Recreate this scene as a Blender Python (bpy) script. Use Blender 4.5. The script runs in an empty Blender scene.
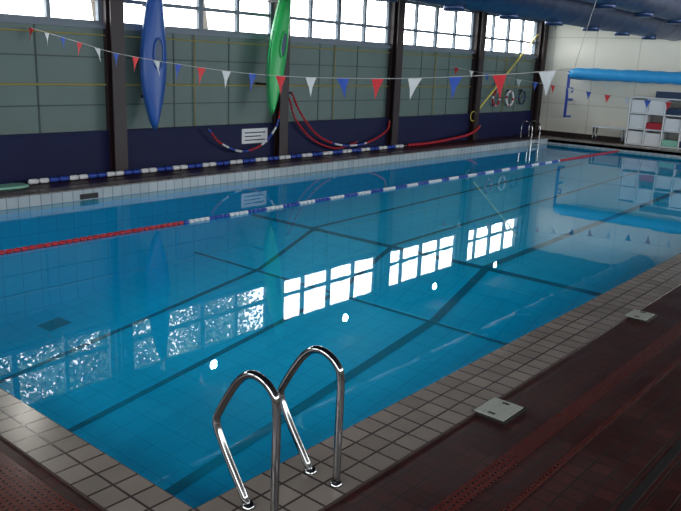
import bpy, math, random, bisect
from mathutils import Vector, Matrix
random.seed(7)
scene=bpy.context.scene
try:
    scene.view_settings.view_transform='Standard'
except Exception: pass

# ---------------------------------------------------------------- materials
def mat(name,col,rough=.5,metal=0.,emit=None,es=0.,bump=0.,bscale=20.,var=0.,spec=None):
    m=bpy.data.materials.new(name);m.use_nodes=True
    nt=m.node_tree;b=nt.nodes["Principled BSDF"]
    b.inputs["Base Color"].default_value=(*col,1);b.inputs["Roughness"].default_value=rough
    b.inputs["Metallic"].default_value=metal
    if spec is not None: b.inputs["Specular IOR Level"].default_value=spec
    if emit:
        b.inputs["Emission Color"].default_value=(*emit,1);b.inputs["Emission Strength"].default_value=es
    if bump or var:
        tc=nt.nodes.new("ShaderNodeTexCoord");n=nt.nodes.new("ShaderNodeTexNoise")
        n.inputs["Scale"].default_value=bscale;n.inputs["Detail"].default_value=4
        nt.links.new(tc.outputs["Object"],n.inputs["Vector"])
        if bump:
            bp=nt.nodes.new("ShaderNodeBump");bp.inputs["Strength"].default_value=bump;bp.inputs["Distance"].default_value=.02
            nt.links.new(n.outputs["Fac"],bp.inputs["Height"]);nt.links.new(bp.outputs["Normal"],b.inputs["Normal"])
        if var:
            r=nt.nodes.new("ShaderNodeMix");r.data_type='RGBA'
            r.inputs[6].default_value=(*[c*(1-var) for c in col],1);r.inputs[7].default_value=(*[min(1,c*(1+var)) for c in col],1)
            nt.links.new(n.outputs["Fac"],r.inputs[0]);nt.links.new(r.outputs[2],b.inputs["Base Color"])
    return m
def tile(name,c1,c2,gr,w,h,plane='XY',mortar=.006,rough=.3,bump=.4,offset=0.,rvar=0.,spec=.5,dirt=.35,org=(0,0)):
    m=bpy.data.materials.new(name);m.use_nodes=True
    nt=m.node_tree;b=nt.nodes["Principled BSDF"];b.inputs["Roughness"].default_value=rough
    b.inputs["Specular IOR Level"].default_value=spec
    tc=nt.nodes.new("ShaderNodeTexCoord");s=nt.nodes.new("ShaderNodeSeparateXYZ");c=nt.nodes.new("ShaderNodeCombineXYZ")
    nt.links.new(tc.outputs["Object"],s.inputs[0])
    for i in(0,1):
        a=nt.nodes.new("ShaderNodeMath");a.operation='SUBTRACT';a.inputs[1].default_value=org[i]
        nt.links.new(s.outputs[plane[i]],a.inputs[0]);nt.links.new(a.outputs[0],c.inputs[i])
    k=nt.nodes.new("ShaderNodeTexBrick");k.offset=offset;k.squash=1
    k.inputs["Scale"].default_value=1;k.inputs["Brick Width"].default_value=w;k.inputs["Row Height"].default_value=h
    k.inputs["Mortar Size"].default_value=mortar;k.inputs["Mortar Smooth"].default_value=.1
    k.inputs["Color1"].default_value=(*c1,1);k.inputs["Color2"].default_value=(*c2,1);k.inputs["Mortar"].default_value=(*gr,1)
    nt.links.new(c.outputs[0],k.inputs["Vector"])
    n=nt.nodes.new("ShaderNodeTexNoise");n.inputs["Scale"].default_value=2.2;n.inputs["Detail"].default_value=5
    nt.links.new(tc.outputs["Object"],n.inputs["Vector"])
    mx=nt.nodes.new("ShaderNodeMix");mx.data_type='RGBA';mx.blend_type='MULTIPLY';mx.inputs[0].default_value=dirt
    nt.links.new(k.outputs["Color"],mx.inputs[6]);nt.links.new(n.outputs["Fac"],mx.inputs[7])
    nt.links.new(mx.outputs[2],b.inputs["Base Color"])
    if rvar:
        mr=nt.nodes.new("ShaderNodeMapRange");mr.inputs[1].default_value=.35;mr.inputs[2].default_value=.65
        mr.inputs[3].default_value=max(.05,rough-rvar);mr.inputs[4].default_value=rough+rvar
        nt.links.new(n.outputs["Fac"],mr.inputs[0]);nt.links.new(mr.outputs[0],b.inputs["Roughness"])
    bp=nt.nodes.new("ShaderNodeBump");bp.inputs["Strength"].default_value=bump;bp.inputs["Distance"].default_value=.003;bp.invert=True
    nt.links.new(k.outputs["Fac"],bp.inputs["Height"]);nt.links.new(bp.outputs["Normal"],b.inputs["Normal"])
    return m

# ---------------------------------------------------------------- dimensions
X0,X1=1.73,19.5       # pool ends
Y0,Y1=2.15,8.98       # pool sides
CW=.381               # coping width
WL=10.0               # left wall
WE=20.6               # far end wall
XB,YB=-3.0,-3.0       # near end wall / right wall
ZC=3.65; ZW=-.14
SILL,MID,TOP=2.16,2.53,3.13

M={}
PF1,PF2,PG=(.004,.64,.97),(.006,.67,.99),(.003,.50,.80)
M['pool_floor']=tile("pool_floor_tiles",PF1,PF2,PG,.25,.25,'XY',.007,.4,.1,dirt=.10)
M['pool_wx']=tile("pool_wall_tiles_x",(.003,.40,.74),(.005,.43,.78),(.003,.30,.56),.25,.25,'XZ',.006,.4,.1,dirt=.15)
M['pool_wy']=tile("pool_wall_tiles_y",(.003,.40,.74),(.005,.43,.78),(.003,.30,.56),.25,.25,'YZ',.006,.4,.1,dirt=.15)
M['lane']=mat("lane_marking_navy",(.003,.02,.06),.5)
M['coping']=tile("coping_tiles",(.235,.195,.165),(.31,.26,.22),(.055,.038,.034),.127,.127,'XY',.006,.22,.5,dirt=.5,org=(X0,Y0))
M['lipx']=tile("waterline_tiles_x",(.42,.47,.49),(.50,.54,.55),(.16,.21,.25),.15,.15,'XZ',.005,.25,.4)
M['lipy']=tile("waterline_tiles_y",(.42,.47,.49),(.50,.54,.55),(.16,.21,.25),.15,.15,'YZ',.005,.25,.4)
M['deck']=tile("deck_red_tiles",(.036,.0070,.0060),(.058,.0115,.009),(.016,.0045,.004),.10,.10,'XY',.007,.42,.6,0,.10,.4,.45)
M['grate']=tile("deck_drain_perforated",(.008,.003,.003),(.012,.004,.004),(.095,.018,.013),.03,.03,'XY',.009,.22,.9,dirt=.3)
M['groove']=mat("drain_channel_dark",(.006,.004,.004),.5)
M['cover']=mat("drain_cover_concrete",(.30,.31,.27),.5,bump=.2,bscale=60,var=.3)
M['wall']=mat("wall_panel_greygreen",(.115,.165,.15),.5,var=.15,bscale=1.5)
M['seam']=mat("wall_panel_seam",(.05,.072,.068),.6)
M['blue_wall']=mat("wainscot_navy",(.007,.010,.052),.6,var=.25,bscale=2,spec=.25)
M['column']=mat("column_maroon_paint",(.022,.009,.010),.5,var=.2)
M['yellow']=mat("yellow_paint",(.32,.26,.06),.5)
M['poley']=mat("pole_bright_yellow",(.75,.62,.10),.4)
M['frame']=mat("window_frame_paint",(.15,.18,.22),.5)
M['ceil']=mat("ceiling_dark_board",(.014,.014,.024),.8,var=.2,bscale=3)
M['steel_dark']=mat("roof_beam_paint",(.02,.015,.02),.5)
M['endwall']=tile("end_wall_panels",(.80,.77,.66),(.82,.79,.68),(.60,.57,.48),1.2,.9,'YZ',.012,.5,.3,dirt=.12)
M['plain']=mat("plain_wall_paint",(.42,.40,.36),.6,var=.08)
M['duct']=mat("duct_galvanised",(.045,.07,.15),.35,.7,bump=.5,bscale=4,var=.3)
M['chrome']=mat("stainless_steel",(.36,.36,.36),.10,1.0)
M['white']=mat("white_plastic",(.72,.73,.74),.35)
M['red']=mat("red_plastic",(.42,.010,.022),.4)
M['blue']=mat("blue_plastic",(.02,.06,.36),.4)
M['kblue']=mat("kayak_blue",(.010,.085,.36),.35,var=.2,bscale=3)
M['kgreen']=mat("kayak_green",(.02,.45,.10),.35,var=.2,bscale=3)
M['kdark']=mat("kayak_cockpit",(.006,.05,.12),.4)
M['black']=mat("black_rubber",(.01,.01,.012),.5)
M['cyan']=mat("pool_cover_blue",(.03,.34,.72),.45,bump=.4,bscale=8,var=.15)
M['fred']=mat("pennant_red",(.60,.02,.03),.7)
M['fblue']=mat("pennant_blue",(.02,.08,.42),.7)
M['fwhite']=mat("pennant_white",(.62,.65,.66),.7)
M['cord']=mat("white_cord",(.45,.45,.43),.7)
M['rope']=mat("steel_cord",(.3,.3,.3),.4)
M['lamp']=mat("lamp_lens",(.9,.9,.9),.3,emit=(1,.97,.9),es=140)
M['bark']=mat("bark",(.12,.10,.09),.9)
M['leaf']=mat("leaves",(.22,.27,.20),.8,var=.5,bscale=3)
M['grass']=mat("grass_ground",(.05,.08,.03),.9,var=.3)
M['navy']=mat("dark_blue_panel",(.01,.03,.08),.3)
M['teal']=mat("kickboard_green",(.25,.55,.42),.5)

# ---------------------------------------------------------------- mesh builder
class MB:
    def __init__(s): s.v=[];s.f=[];s.mi=[];s.sm=[];s.mats=[]
    def m(s,key):
        if key not in s.mats: s.mats.append(key)
        return s.mats.index(key)
    def quad(s,pts,key,smooth=False):
        i=len(s.v);s.v+= [tuple(p) for p in pts];s.f.append(tuple(range(i,i+len(pts))));s.mi.append(s.m(key));s.sm.append(smooth)
    def box(s,a,b,key):
        x0,y0,z0=a;x1,y1,z1=b
        P=[(x0,y0,z0),(x1,y0,z0),(x1,y1,z0),(x0,y1,z0),(x0,y0,z1),(x1,y0,z1),(x1,y1,z1),(x0,y1,z1)]
        i=len(s.v);s.v+=P
        for q in((0,3,2,1),(4,5,6,7),(0,1,5,4),(1,2,6,5),(2,3,7,6),(3,0,4,7)):
            s.f.append(tuple(i+k for k in q));s.mi.append(s.m(key));s.sm.append(False)
    def rings(s,R,key,cap=True,close=False):
        n=len(R[0]);i=len(s.v);k=s.m(key)
        for r in R: s.v+=[tuple(p) for p in r]
        L=len(R)
        for a in range(L if close else L-1):
            b=(a+1)%L
            for j in range(n):
                j2=(j+1)%n
                s.f.append((i+a*n+j,i+a*n+j2,i+b*n+j2,i+b*n+j));s.mi.append(k);s.sm.append(True)
        if cap and not close:
            s.f.append(tuple(i+j for j in reversed(range(n))));s.mi.append(k);s.sm.append(False)
            s.f.append(tuple(i+(L-1)*n+j for j in range(n)));s.mi.append(k);s.sm.append(False)
    def tube(s,pts,r,key,seg=10,close=False):
        pts=[Vector(p) for p in pts];R=[];n=len(pts);up=None
        for i,p in enumerate(pts):
            if close: t=(pts[(i+1)%n]-pts[i-1])
            else: t=pts[min(i+1,n-1)]-pts[max(i-1,0)]
            t.normalize()
            if up is None:
                a=Vector((0,0,1)) if abs(t.z)<.9 else Vector((1,0,0))
                up=(a-t*a.dot(t)).normalized()
            else: up=(up-t*up.dot(t)).normalized()
            w=t.cross(up);rr=r[i] if isinstance(r,(list,tuple)) else r
            R.append([p+up*rr*math.cos(2*math.pi*j/seg)+w*rr*math.sin(2*math.pi*j/seg) for j in range(seg)])
        s.rings(R,key,True,close)
    def cyl(s,a,b,r,key,seg=14): s.tube([a,b],r,key,seg)
    def obj(s,name,parent=None,bevel=0):
        me=bpy.data.meshes.new(name);me.from_pydata(s.v,[],s.f)
        for k in s.mats: me.materials.append(M[k])
        for p,mi,sm in zip(me.polygons,s.mi,s.sm): p.material_index=mi;p.use_smooth=sm
        me.update()
        o=bpy.data.objects.new(name,me);bpy.context.collection.objects.link(o)
        if parent: o.parent=parent
        if bevel:
            bv=o.modifiers.new("bevel",'BEVEL');bv.width=bevel;bv.segments=2;bv.limit_method='ANGLE'
        return o
def smooth(pts,n=8):
    P=[Vector(p) for p in pts];P=[P[0]*2-P[1]]+P+[P[-1]*2-P[-2]];o=[]
    for i in range(1,len(P)-2):
        for k in range(n):
            t=k/n;a,b,c,d=P[i-1:i+3]
            o.append(.5*((2*b)+(c-a)*t+(2*a-5*b+4*c-d)*t*t+(3*b-a-3*c+d)*t**3))
    o.append(P[-2]);return o

# floor
f=MB()
XC0,XC1,YC0,YC1=X0-.254,X1+CW,Y0-CW,Y1+.30
for a,b in(((XB,YB,-.3),(WE,YC0,0)),((XB,YC1,-.3),(WE,WL,0)),((XB,YC0,-.3),(XC0,YC1,0)),((XC1,YC0,-.3),(WE,YC1,0))):
    f.box(a,b,'deck')
f.obj("floor")
g=MB()
for y,w in((1.36,.09),(1.20,.03)):
    g.box((XC0-.0,y,0),(19.0,y+w,.004),'grate')
g.box((XC0-.32,1.5,0),(XC0-.06,8.8,.004),'grate')
g.obj("deck_drain_grating")
g=MB();g.box((XB+.1,.83,0),(19.5,.87,.005),'groove');g.obj("deck_drain_channel")
# coping
c=MB()
for a,b in(((XC0,YC0,-.10),(XC1,Y0,.012)),((XC0,Y1,-.10),(XC1,YC1,.012)),((XC0,Y0,-.10),(X0,Y1,.012)),((X1,Y0,-.10),(XC1,Y1,.012))):
    c.box(a,b,'coping')
c.obj("pool_coping",bevel=.004)

# pool basin
prof=[(X0,-1.98),(7.35,-1.17),(8.55,-.72),(X1,-.46)]
def fz(x):
    for (a,za),(b,zb) in zip(prof,prof[1:]):
        if a<=x<=b: return za+(zb-za)*(x-a)/(b-a)
p=MB()
ZL=-.20
for (a,za),(b,zb) in zip(prof,prof[1:]):
    p.quad([(a,Y0,za),(b,Y0,zb),(b,Y1,zb),(a,Y1,za)],'pool_floor')
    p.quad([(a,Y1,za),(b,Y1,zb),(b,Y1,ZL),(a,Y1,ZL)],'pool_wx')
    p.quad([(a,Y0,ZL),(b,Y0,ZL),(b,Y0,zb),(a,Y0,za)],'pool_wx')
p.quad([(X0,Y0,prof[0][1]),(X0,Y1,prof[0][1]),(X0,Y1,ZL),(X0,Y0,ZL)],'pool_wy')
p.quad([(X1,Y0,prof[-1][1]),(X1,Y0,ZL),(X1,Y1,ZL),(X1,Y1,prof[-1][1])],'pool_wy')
for y in(Y0,Y1-.002): p.quad([(X0,y,ZL),(X1,y,ZL),(X1,y,.0),(X0,y,.0)],'lipx')
for x in(X0,X1): p.quad([(x,Y0,ZL),(x,Y1,ZL),(x,Y1,-.02),(x,Y0,-.02)],'lipy')
def strip(xa,xb,ya,yb):
    xs=[xa]+[q[0] for q in prof if xa<q[0]<xb]+[xb]
    for a,b in zip(xs,xs[1:]):
        p.quad([(a,ya,fz(a)+.005),(b,ya,fz(b)+.005),(b,yb,fz(b)+.005),(a,yb,fz(a)+.005)],'lane')
for y,w in((4.57,.12),(6.1,.085),(7.6,.085)): strip(2.2,18.7,y-w/2,y+w/2)
for x,w in((7.28,.05),(8.50,.07)): strip(x-w/2,x+w/2,Y0,Y1)
strip(4.45,4.75,8.3,8.6)
p.box((5.35,Y1-.012,-.13),(5.62,Y1-.002,-.06),'groove')
p.obj("swimming_pool")

# water
w=bpy.data.materials.new("pool_water");w.use_nodes=True;nt=w.node_tree;nt.nodes.clear()
N=nt.nodes.new;L=nt.links.new
out=N("ShaderNodeOutputMaterial");mx=N("ShaderNodeMixShader");tr=N("ShaderNodeBsdfTransparent");gl=N("ShaderNodeBsdfGlossy")
tr.inputs[0].default_value=(.48,.955,1.0,1);gl.inputs["Roughness"].default_value=.0
df=N("ShaderNodeBsdfDiffuse");df.inputs[0].default_value=(.0,.58,.98,1)   # light scattered by the slightly cloudy water
mb=N("ShaderNodeMixShader");mb.inputs[0].default_value=.22;L(tr.outputs[0],mb.inputs[1]);L(df.outputs[0],mb.inputs[2])
tc=N("ShaderNodeTexCoord");n1=N("ShaderNodeTexNoise");n1.inputs["Scale"].default_value=3.5;n1.inputs["Detail"].default_value=1.5
L(tc.outputs["Object"],n1.inputs["Vector"])
bp=N("ShaderNodeBump");bp.inputs["Strength"].default_value=.026;bp.inputs["Distance"].default_value=.01;L(n1.outputs["Fac"],bp.inputs["Height"])
ge=N("ShaderNodeNewGeometry");dt=N("ShaderNodeVectorMath");dt.operation='DOT_PRODUCT'
L(ge.outputs["Incoming"],dt.inputs[0]);L(bp.outputs["Normal"],dt.inputs[1])
def math_(op,a,b=None):
    q=N("ShaderNodeMath");q.operation=op
    for i,x in enumerate((a,b)):
        if x is None: continue
        if isinstance(x,(int,float)): q.inputs[i].default_value=x
        else: L(x,q.inputs[i])
    return q.outputs[0]
ab=math_('ABSOLUTE',dt.outputs["Value"]);om=math_('SUBTRACT',1.0,ab);pw=math_('POWER',om,5.0)
fr=math_('ADD',math_('MULTIPLY',pw,.98),.02)
L(fr,mx.inputs[0]);L(mb.outputs[0],mx.inputs[1]);L(gl.outputs[0],mx.inputs[2]);L(bp.outputs["Normal"],gl.inputs["Normal"]);L(mx.outputs[0],out.inputs[0])
M['water']=w
q=MB();q.quad([(X0,Y0,ZW),(X1,Y0,ZW),(X1,Y1,ZW),(X0,Y1,ZW)],'water');q.obj("pool_water_surface")

# ---------------------------------------------------------------- walls
col_x=[-.40,3.08,6.55,10.02,13.50,16.97,20.42]
w=MB()
w.box((XB,WL,-.3),(WE+.2,WL+.2,SILL),'wall');w.box((XB,WL,TOP),(WE+.2,WL+.2,ZC),'wall')
w.box((XB,WL,SILL),(col_x[0],WL+.2,TOP),'wall');w.box((col_x[-1],WL,SILL),(WE+.2,WL+.2,TOP),'wall')
for i in range(len(col_x)-1):
    a,b=col_x[i],col_x[i+1]
    for k in(1,2):
        x=a+(b-a)*k/3;w.box((x-.012,WL-.008,.65),(x+.012,WL,SILL),'seam')
for z in(1.02,1.70): w.box((XB,WL-.008,z),(WE,WL,z+.018),'seam')
w.obj("wall_left")
w=MB();w.box((XB,WL-.06,0),(WE,WL-.001,.64),'blue_wall');w.box((XB,WL-.075,.62),(WE,WL-.001,.655),'blue_wall');w.obj("trim_1",bevel=.004)
w=MB();w.box((XB,WL-.06,SILL-.05),(WE,WL,SILL+.01),'frame');w.obj("trim_2")
w=MB()
w.box((WE,YB,-.3),(WE+.2,WL,ZC),'endwall');w.obj("wall_end")
w=MB();w.box((WE-.12,YB,3.12),(WE,WL,ZC-.01),'steel_dark');w.obj("trim_3")
w=MB();w.box((WE-.025,YB,0),(WE-.001,WL,.12),'column');w.obj("baseboard_end")
w=MB()
w.box((XB-.2,YB-.2,-.3),(14.5,YB,1.9),'plain');w.box((14.5,YB-.2,-.3),(WE+.2,YB,.3),'plain');w.box((XB-.2,YB-.2,3.2),(WE+.2,YB,ZC),'plain')
w.box((XB-.2,YB-.2,3.0),(14.5,YB,3.2),'plain')
for x in [XB-.2]+[XB+2.9+i*3.4 for i in range(5)]: w.box((x,YB-.2,1.9),(x+.5,YB,3.0),'plain')  # gaps between these piers: window openings added out of view for extra daylight
for x in (14.2,16.3,18.4,20.5): w.box((x,YB-.2,.3),(x+.3,YB,3.2),'plain')  # tall openings between these posts are added, unseen, to brighten the end wall
w.obj("wall_right")
w=MB();w.box((XB-.2,YB,-.3),(XB,WL,1.6),'plain');w.box((XB-.2,YB,3.0),(XB,WL,ZC),'plain')
for y in(YB,0,3,6,9.5): w.box((XB-.2,y,1.6),(XB,y+.5,3.0),'plain')  # window band added behind the camera, unseen, to let more light in
w.obj("wall_near")
w=MB();w.box((XB-.2,YB-.2,ZC),(WE+.2,WL+.2,ZC+.2),'ceil');w.obj("ceiling")

for i,x in enumerate(col_x):
    c=MB()   # I-section steel column
    h=.11
    c.box((x-h,WL-.22,0),(x+h,WL-.20,ZC-.01),'column');c.box((x-h,WL-.10,0),(x+h,WL-.08,ZC-.01),'column')
    c.box((x-.012,WL-.20,0),(x+.012,WL-.10,ZC-.01),'column')
    c.box((x-.10,WL-.08,.0),(x+.10,WL-.0,ZC-.01),'column')
    c.obj("steel_column")
    b=MB();b.box((x-.07,YB,3.38),(x+.07,WL-.23,3.40),'steel_dark');b.box((x-.07,YB,3.62),(x+.07,WL-.23,3.64),'steel_dark');b.box((x-.01,YB,3.40),(x+.01,WL-.23,3.62),'steel_dark')
    b.obj("roof_beam")
for i in range(len(col_x)-1):
    a,b=col_x[i]+.11,col_x[i+1]-.11
    o=MB();y0,y1=WL+.03,WL+.09;t=.028
    for z in(SILL+.01,TOP-.05): o.box((a,y0,z),(b,y1,z+.05),'frame')
    o.box((a,y0,MID-t),(b,y1,MID+t),'frame')
    for k in range(5):
        x=a+(b-a)*k/4;ww=.045 if k in(0,2,4) else .03
        o.box((x-ww,y0-.01,SILL),(x+ww,y1,TOP),'frame')
    o.obj("window_%d"%(i+1))
o=MB()
o.cyl((XB+.2,WL-.03,1.32),(WE-.1,WL-.03,1.32),.013,'yellow',8)
o.cyl((XB+.2,WL-.03,2.02),(WE-.1,WL-.03,2.02),.010,'yellow',8)
for x in(8.1,11.6,15.2,18.6): o.cyl((x,WL-.03,.66),(x,WL-.03,SILL-.05),.010,'yellow',8)
o.obj("wall_conduit_pipes")
o=MB();o.box((9.12,WL-.075,.31),(9.74,WL-.061,.57),'white')
for k in range(3): o.box((9.18,WL-.078,.36+k*.065),(9.68-.1*(k%2),WL-.074,.380+k*.065),'black')
o.obj("wall_notice_sign")

# floodlights above windows
for x in(8.3,12.0,15.5,18.6,4.8):
    o=MB();y=9.78;z=3.30
    o.box((x-.13,y-.05,z-.08),(x+.13,y+.06,z+.08),'steel_dark')
    o.tube([(x,y-.05,z),(x,y-.062,z)],[.08,.07],'lamp',20)
    o.box((x-.02,y+.06,z-.02),(x+.02,WL,z+.02),'steel_dark')
    for k in(-.14,.13): o.box((x+k,y-.02,z-.02),(x+k+.01,y+.1,z+.1),'steel_dark')
    o.obj("floodlight")

# ---------------------------------------------------------------- kayaks
def kayak(name,key,bot,top,hw,th):
    o=MB();bot=Vector(bot);top=Vector(top);ax=(top-bot);Ln=ax.length;ax.normalize()
    side=Vector((1,0,0));side=(side-ax*side.dot(ax)).normalized();out=side.cross(ax)
    if out.y>0: out=-out
    R=[];n=34;S=24
    def W(t): return hw*(math.sin(math.pi*t)**.80)*(1+.10*math.sin(2*math.pi*t))
    for i in range(n+1):
        t=i/n;t=.002+.996*t
        wd=W(t)
        d=th*(.35+.65*math.sin(math.pi*t)**.6)*min(1,math.sin(math.pi*t)*6+.15)
        rock=.05*(abs(2*t-1)**2.5)
        c=bot+ax*Ln*t+out*rock
        ring=[]
        for j in range(S):
            a=2*math.pi*j/S;ca,sa=math.cos(a),math.sin(a)
            ring.append(c+side*wd*math.copysign(abs(ca)**.8,ca)+out*(d*.75 if sa>0 else d)*math.copysign(abs(sa)**(.9),sa))
        R.append(ring)
    o.rings(R,key)
    for sg in(-1,1):
        P=[]
        for i in range(n+1):
            t=.01+.98*i/n
            rock=.05*(abs(2*t-1)**2.5)
            P.append(bot+ax*Ln*t+out*rock+side*sg*(W(t)+.001))
        o.tube(P,.006,'kdark',6)
    c=bot+ax*Ln*.50+out*(th*.75)
    rim=[c+side*hw*.38*math.cos(2*math.pi*k/28)+ax*.22*math.sin(2*math.pi*k/28)+out*.015 for k in range(28)]
    o.tube(rim,.014,key,8,True)
    o.quad([q_-out*.004 for q_ in rim],'kdark')
    for t in(.03,.97):
        cc=bot+ax*Ln*t+out*.08
        o.tube([cc+side*.03*math.cos(2*math.pi*k/12)+ax*.05*math.sin(2*math.pi*k/12) for k in range(12)],.006,'black',6,True)
    for t in(.22,.8):
        cc=bot+ax*Ln*t
        o.box((cc.x-.03,cc.y-.0,cc.z-.02),(cc.x+.03,WL-.0,cc.z+.02),'steel_dark')
    o.obj(name)
kayak("kayak","kblue",(7.08,9.72,.64),(7.18,9.74,2.95),.215,.15)
kayak("kayak","kgreen",(9.42,9.55,.82),(9.88,9.62,3.25),.18,.14)

# ---------------------------------------------------------------- lane ropes
def floats(o,P,r,keys,step,fill=.86,seg=10):
    P=[Vector(a) for a in P];acc=[0]
    for a,b in zip(P,P[1:]): acc.append(acc[-1]+(b-a).length)
    tot=acc[-1]
    def at(s_):
        i=min(max(bisect.bisect_right(acc,s_)-1,0),len(P)-2)
        t=(s_-acc[i])/max(acc[i+1]-acc[i],1e-6);return P[i].lerp(P[i+1],t)
    n=int(tot/step)
    for i in range(n):
        a=at(i*step);b=at(i*step+step*fill);m_=(b-a)
        key=keys(i*step,tot)
        o.tube([a,a+m_*.12,a+m_*.88,b],[r*.7,r,r,r*.7],key,seg)
    o.tube(P,r*.25,'rope',6)
o=MB()
def k1(s_,t):
    if s_<3.75 or s_>t-3.6: return 'red'
    return 'blue' if int(s_/.32)%2 else 'white'
floats(o,[(X0+.02,7.0,ZW+.010),(X1-.02,7.0,ZW+.010)],.025,k1,.08)
for x in(X0,X1): 
    s=1 if x==X0 else -1
    o.cyl((x,7.0,ZW+.010),(x+s*.05,7.0,ZW+.010),.012,'chrome',8)
o.obj("lane_rope")
o=MB()
floats(o,[(5.02,9.68,.045),(13.85,9.70,.045)],.036,lambda s_,t:'blue' if int(s_/.30)%2 else 'white',.15,.9)
o.obj("lane_rope")
o=MB()
P=smooth([(13.9,9.70,.05),(14.8,9.70,.05),(15.8,9.72,.10),(16.5,9.72,.16),(16.9,9.74,.26),(17.15,9.76,.36)],8)
floats(o,P,.034,lambda s_,t:'red',.12,.92);o.obj("lane_rope")
def hang(pts,keys,r=.028):
    o=MB();floats(o,smooth(pts,10),r,keys,.08);
    o.box((pts[0][0]-.03,pts[0][1],pts[0][2]-.02),(pts[0][0]+.03,WL,pts[0][2]+.02),'steel_dark')
    o.obj("lane_rope")
hang([(10.22,9.80,1.20),(10.5,9.80,.80),(11.0,9.80,.38),(11.7,9.80,.16),(12.5,9.80,.16),(13.2,9.80,.38),(13.3,9.80,.62)],lambda s_,t:'red' if s_<1.6 or s_>t-1 else ('white' if int(s_/.24)%2 else 'blue'),.022)
hang([(10.2,9.84,1.10),(10.4,9.84,.70),(10.9,9.84,.30),(11.6,9.84,.10),(12.3,9.84,.20)],lambda s_,t:'red',.02)
hang([(9.95,9.80,1.05),(9.85,9.80,.62),(9.5,9.80,.30),(9.0,9.80,.20),(8.5,9.80,.38),(8.25,9.80,.62)],lambda s_,t:('red' if int(s_/.32)%3==0 else ('white' if int(s_/.16)%2 else 'blue')),.02)
# kickboard lying on the left deck
o=MB()
bd=[(4.35,9.50),(4.85,9.50),(4.95,9.55),(4.95,9.72),(4.85,9.78),(4.35,9.78)]
o.rings([[(x,y,z) for x,y in bd] for z in(.002,.035)],'teal');o.obj("kickboard",bevel=.006)

# ---------------------------------------------------------------- bunting
def bunting(pts,first,step,size,seq):
    o=MB();P=smooth(pts,10);o.tube(P,.0035,'cord',6)
    acc=[0]
    for a,b in zip(P,P[1:]): acc.append(acc[-1]+(b-a).length)
    s_=first;k=0
    while s_<acc[-1]-.1:
        i=min(bisect.bisect_right(acc,s_)-1,len(P)-2);t=(s_-acc[i])/(acc[i+1]-acc[i]);c=P[i].lerp(P[i+1],t);d=(P[i+1]-P[i]).normalized()
        key=seq[k%len(seq)];h=size/2*random.uniform(.66,.84)
        tw=random.uniform(-.05,.05)
        a=c-d*h;b=c+d*h;tip=c+Vector((tw,random.uniform(-.025,.025),-size))
        m1=(a+tip)/2+Vector((.012,0,0));m2=(b+tip)/2+Vector((-.012,0,0));cm=(a+b)/2
        o.quad([a,m1,cm],key);o.quad([m1,m2,cm],key);o.quad([b,cm,m2],key);o.quad([m1,tip,m2],key)
        s_+=step;k+=1
    return o
X=5.3
o=bunting([(X,9.92,2.06),(X,8.8,1.90),(X,7.78,1.765),(X,5.74,1.645),(X,4.14,1.665),(X,2.91,1.75),(X,2.3,1.82)],.02,.391,.18,['fred','fwhite','fblue'])
o.tube([(X,2.3,1.82),(X,1.9,3.64)],.002,'cord',6)
o.obj("bunting")
X=15.65
o=bunting([(X,9.92,1.80),(X,9.0,1.68),(X,7.34,1.50),(X,5.48,1.32),(X,3.5,1.30),(X,1,1.5),(X,YB+.02,2.0)],.25,.41,.17,['fred','fwhite','fblue'])
o.obj("bunting")

# ---------------------------------------------------------------- grab rails
def rail(o,x):
    prof_=[(1.85,.012),(1.85,.25),(1.85,.50),(1.875,.565),(1.935,.600),(2.00,.598),(2.06,.555),(2.12,.475),(2.175,.385),(2.198,.335),(2.185,.285),(2.12,.18),(2.0,.012)]
    P=smooth([(x,yy,zz) for yy,zz in prof_],5)
    o.tube(P,.0175,'chrome',14)
    for y in(1.85,2.0): o.tube([(x,y,.012),(x,y,.018),(x,y,.03)],[.030,.028,.02],'chrome',18)
o=MB();rail(o,2.27);rail(o,1.89)
o.obj("pool_grab_rail")
o=MB()
for x in(18.35,18.8):
    P=smooth([(x,Y1+.24,.012),(x,Y1+.24,.36),(x,Y1+.17,.46),(x,Y1+.05,.46),(x,Y1-.06,.36),(x,Y1-.07,.0),(x,Y1-.07,-.42)],6)
    o.tube(P,.018,'chrome',10)
for z in(-.1,-.32): o.box((18.35,Y1-.10,z),(18.8,Y1-.04,z+.02),'chrome')
o.obj("pool_ladder")

for x,y,s in((3.45,1.70,.112),(5.70,1.72,.10)):
    o=MB();o.box((x-s,y-s*.8,.012),(x+s,y+s*.8,.019),'cover')
    for sx in(-1,1): o.box((x+sx*s*.7-.01,y-.02,.018),(x+sx*s*.7+.01,y+.02,.021),'groove')
    o.box((x-s-.012,y-s*.8-.012,.0),(x+s+.012,y+s*.8+.012,.013),'groove')
    o.obj("drain_cover",bevel=.002)

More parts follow.
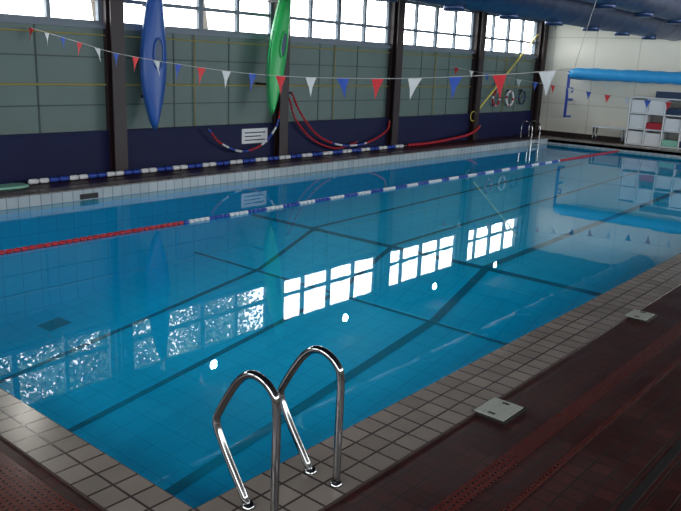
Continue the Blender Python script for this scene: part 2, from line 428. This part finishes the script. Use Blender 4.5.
# ---------------------------------------------------------------- far end equipment
o=MB()
yr0,yr1,zr,xr=4.2,8.85,1.74,20.25
R=[]
for i in range(41):
    y=yr0+(yr1-yr0)*i/40;r=.155+.008*math.sin(i*1.7)+.006*math.sin(i*.6)
    R.append([Vector((xr+r*math.cos(2*math.pi*j/24),y,zr+r*math.sin(2*math.pi*j/24))) for j in range(24)])
o.rings(R,'cyan')
o.cyl((xr,yr0-.1,zr),(xr,yr1+.12,zr),.03,'white')
for y in(yr0-.06,yr1+.06):
    o.box((xr-.02,y-.03,.55),(xr+.04,y+.03,zr+.05),'blue');o.box((xr,y-.03,1.0),(WE,y+.03,1.06),'blue');o.box((xr,y-.03,.55),(WE,y+.03,.60),'blue')
o.obj("pool_cover_roller")
o=MB();y0,y1=4.4,7.05;x0,x1=19.98,20.55
nz=3;H=1.22
for k in range(nz+1): o.box((x0,y0,.03+k*(H-.03)/nz-.015),(x1,y1,.03+k*(H-.03)/nz+.015),'white')
ncol=6
for k in range(ncol+1):
    y=y0+(y1-y0)*k/ncol;o.box((x0,y-.012,0),(x1,y+.012,H),'white')
o.box((x1-.02,y0,0),(x1,y1,H),'plain')
random.seed(3)
for k in range(ncol):
    for z in range(nz):
        ya=y0+(y1-y0)*k/ncol+.03;yb=y0+(y1-y0)*(k+1)/ncol-.03;za=.05+z*(H-.03)/nz
        key='white'
        if (k,z)==(4,1): key='red'
        if (k,z) in((3,2),(2,0)): key='navy'
        if (k,z)==(3,0): key='teal'
        o.box((x0+.03,ya,za),(x1-.1,yb,za+(random.uniform(.28,.35) if key=='white' else .16)),key)
o.obj("storage_shelving",bevel=.004)
o=MB();o.box((20.0,5.0,1.24),(20.5,6.45,1.40),'navy');o.box((20.02,5.05,1.40),(20.48,6.4,1.415),'white');o.obj("storage_crate",bevel=.01)
o=MB();o.box((20.15,7.15,.36),(20.5,8.1,.40),'white')
for y in(7.2,8.0): o.box((20.2,y,0),(20.24,y+.04,.36),'chrome');o.box((20.42,y,0),(20.46,y+.04,.36),'chrome')
o.obj("bench")
o=MB();o.cyl((16.9,9.80,.66),(20.2,9.93,2.75),.022,'poley',8)
o.tube([(16.9-.09+.12*math.cos(a*math.pi/8),9.80,.60+.12*math.sin(a*math.pi/8)) for a in range(16)],.01,'poley',6,True)
o.obj("rescue_pole")
def ring(name,x,z,R_,r,k1,k2):
    o=MB();n=40
    for q in range(4):
        for (a0,a1,kk) in((q*10,q*10+8,k1),(q*10+8,q*10+10,k2)):
            P=[(x+R_*math.cos(2*math.pi*a/n),9.90,z+R_*math.sin(2*math.pi*a/n)) for a in range(a0,a1+1)]
            o.tube(P,r*(1.04 if kk==k2 else 1),kk,12)
    o.box((x-.02,9.90,z+R_-.0),(x+.02,WL,z+R_+.03),'steel_dark')
    o.obj(name)
ring("life_ring",18.85,1.02,.19,.028,'white','red')
ring("hose_coil",19.55,1.04,.18,.022,'black','blue')
ring("life_ring",18.1,1.02,.18,.026,'red','white')
o=MB();o.box((WE-.02,8.9,1.22),(WE-.0,9.1,1.36),'blue');o.box((WE-.025,8.93,1.25),(WE-.02,9.07,1.33),'white');o.obj("wall_notice_sign")

def duct(name,y,z,r,xa,xb):
    o=MB();R=[];n=int((xb-xa)/.12)
    for i in range(n+1):
        xx=xa+(xb-xa)*i/n;rr=r*(1.0+(.025 if i%9==0 else 0))
        R.append([Vector((xx,y+rr*math.cos(2*math.pi*j/28),z+rr*math.sin(2*math.pi*j/28))) for j in range(28)])
    o.rings(R,'duct')
    for i in range(int((xb-xa)/1.7)):
        xx=xa+.9+i*1.7
        o.cyl((xx,y+.0,z-r-.05),(xx,y+.0,z-r+.05),.16,'duct',20)
        o.cyl((xx+.8,y-.3*r,z),(xx+.8,y-.3*r,ZC),.01,'steel_dark',6);o.cyl((xx+.8,y+.3*r,z),(xx+.8,y+.3*r,ZC),.01,'steel_dark',6)
    o.obj(name)
duct("ventilation_duct",6.3,3.04,.40,4.0,20.4)
duct("ventilation_duct",4.7,3.10,.32,4.0,20.4)

# ---------------------------------------------------------------- outside
o=MB();o.box((-12,WL+.25,-.6),(45,40,-.5),'grass');o.obj("lawn")
def tree(x,y,h,spread,n,seed):
    random.seed(seed);o=MB()
    o.tube([(x,y,-.5),(x+.1,y,h*.35),(x-.05,y+.1,h*.6),(x,y,h*.95)],[.13,.10,.07,.02],'bark',8)
    tips=[]
    for k in range(26):
        z=random.uniform(3.3,h*.9);a=random.uniform(0,6.28);l=spread*random.uniform(.4,1)
        e=Vector((x+l*math.cos(a),y+l*.6*math.sin(a),z+random.uniform(.1,.7)));m_=(Vector((x,y,z))+e)/2+Vector((0,0,.1))
        o.tube([(x,y,z-.2),m_,e],[.035,.02,.008],'bark',5);tips+=[m_,e,e]
    for k in range(n):
        c=random.choice(tips)+Vector([random.gauss(0,.40) for _ in range(3)]);s_=random.uniform(.03,.08)
        if c.z<3.0 and random.random()<.8: c.z+=1.6
        u=Vector([random.gauss(0,1) for _ in range(3)]).normalized();v=u.cross(Vector([random.gauss(0,1) for _ in range(3)])).normalized()
        o.quad([c-u*s_,c+v*s_*.6,c+u*s_,c-v*s_*.6],'leaf')
    o.obj("tree")
tree(6.2,13.6,6.2,1.5,7500,1);tree(8.8,13.9,6.0,1.5,8000,2);tree(11.6,14.0,6.2,1.4,7000,3);tree(3.4,14,6,1.6,3500,6)

# ---------------------------------------------------------------- light
wd=bpy.data.worlds.new("overcast_sky");scene.world=wd;wd.use_nodes=True;nt=wd.node_tree
bg=nt.nodes["Background"];bg.inputs[0].default_value=(.91,.96,1,1);bg.inputs[1].default_value=9.5
def portal(c,sx,sy,rot):
    l=bpy.data.lights.new("daylight_portal",'AREA');l.shape='RECTANGLE';l.size=sx;l.size_y=sy;l.cycles.is_portal=True
    ob=bpy.data.objects.new("daylight_portal",l);ob.location=c;ob.rotation_euler=rot;bpy.context.collection.objects.link(ob)
portal((10,WL+.15,(SILL+TOP)/2),20.9,TOP-SILL,(math.radians(-90),0,0))
portal((5.8,YB-.1,2.45),17,1.1,(math.radians(90),0,0))
portal((17.5,YB-.1,1.75),6.2,2.9,(math.radians(90),0,0))
portal((XB-.1,3.5,2.3),1.4,12.5,(0,math.radians(-90),0))

# ---------------------------------------------------------------- camera
cam=bpy.data.cameras.new("camera");co=bpy.data.objects.new("camera",cam);bpy.context.collection.objects.link(co)
pi_,ro,ya=math.radians(14.48),math.radians(2.47),math.radians(39.64)
F=Vector((math.cos(ya)*math.cos(pi_),math.sin(ya)*math.cos(pi_),-math.sin(pi_)));Rt=Vector((math.sin(ya),-math.cos(ya),0));U=Rt.cross(F)
R2=Rt*math.cos(ro)+U*math.sin(ro);U2=-Rt*math.sin(ro)+U*math.cos(ro)
mw=Matrix((R2,U2,-F)).transposed().to_4x4();mw.translation=Vector((0,0,1.8));co.matrix_world=mw
cam.sensor_width=36;cam.lens=751.6/681*36;cam.clip_start=.05
scene.camera=co
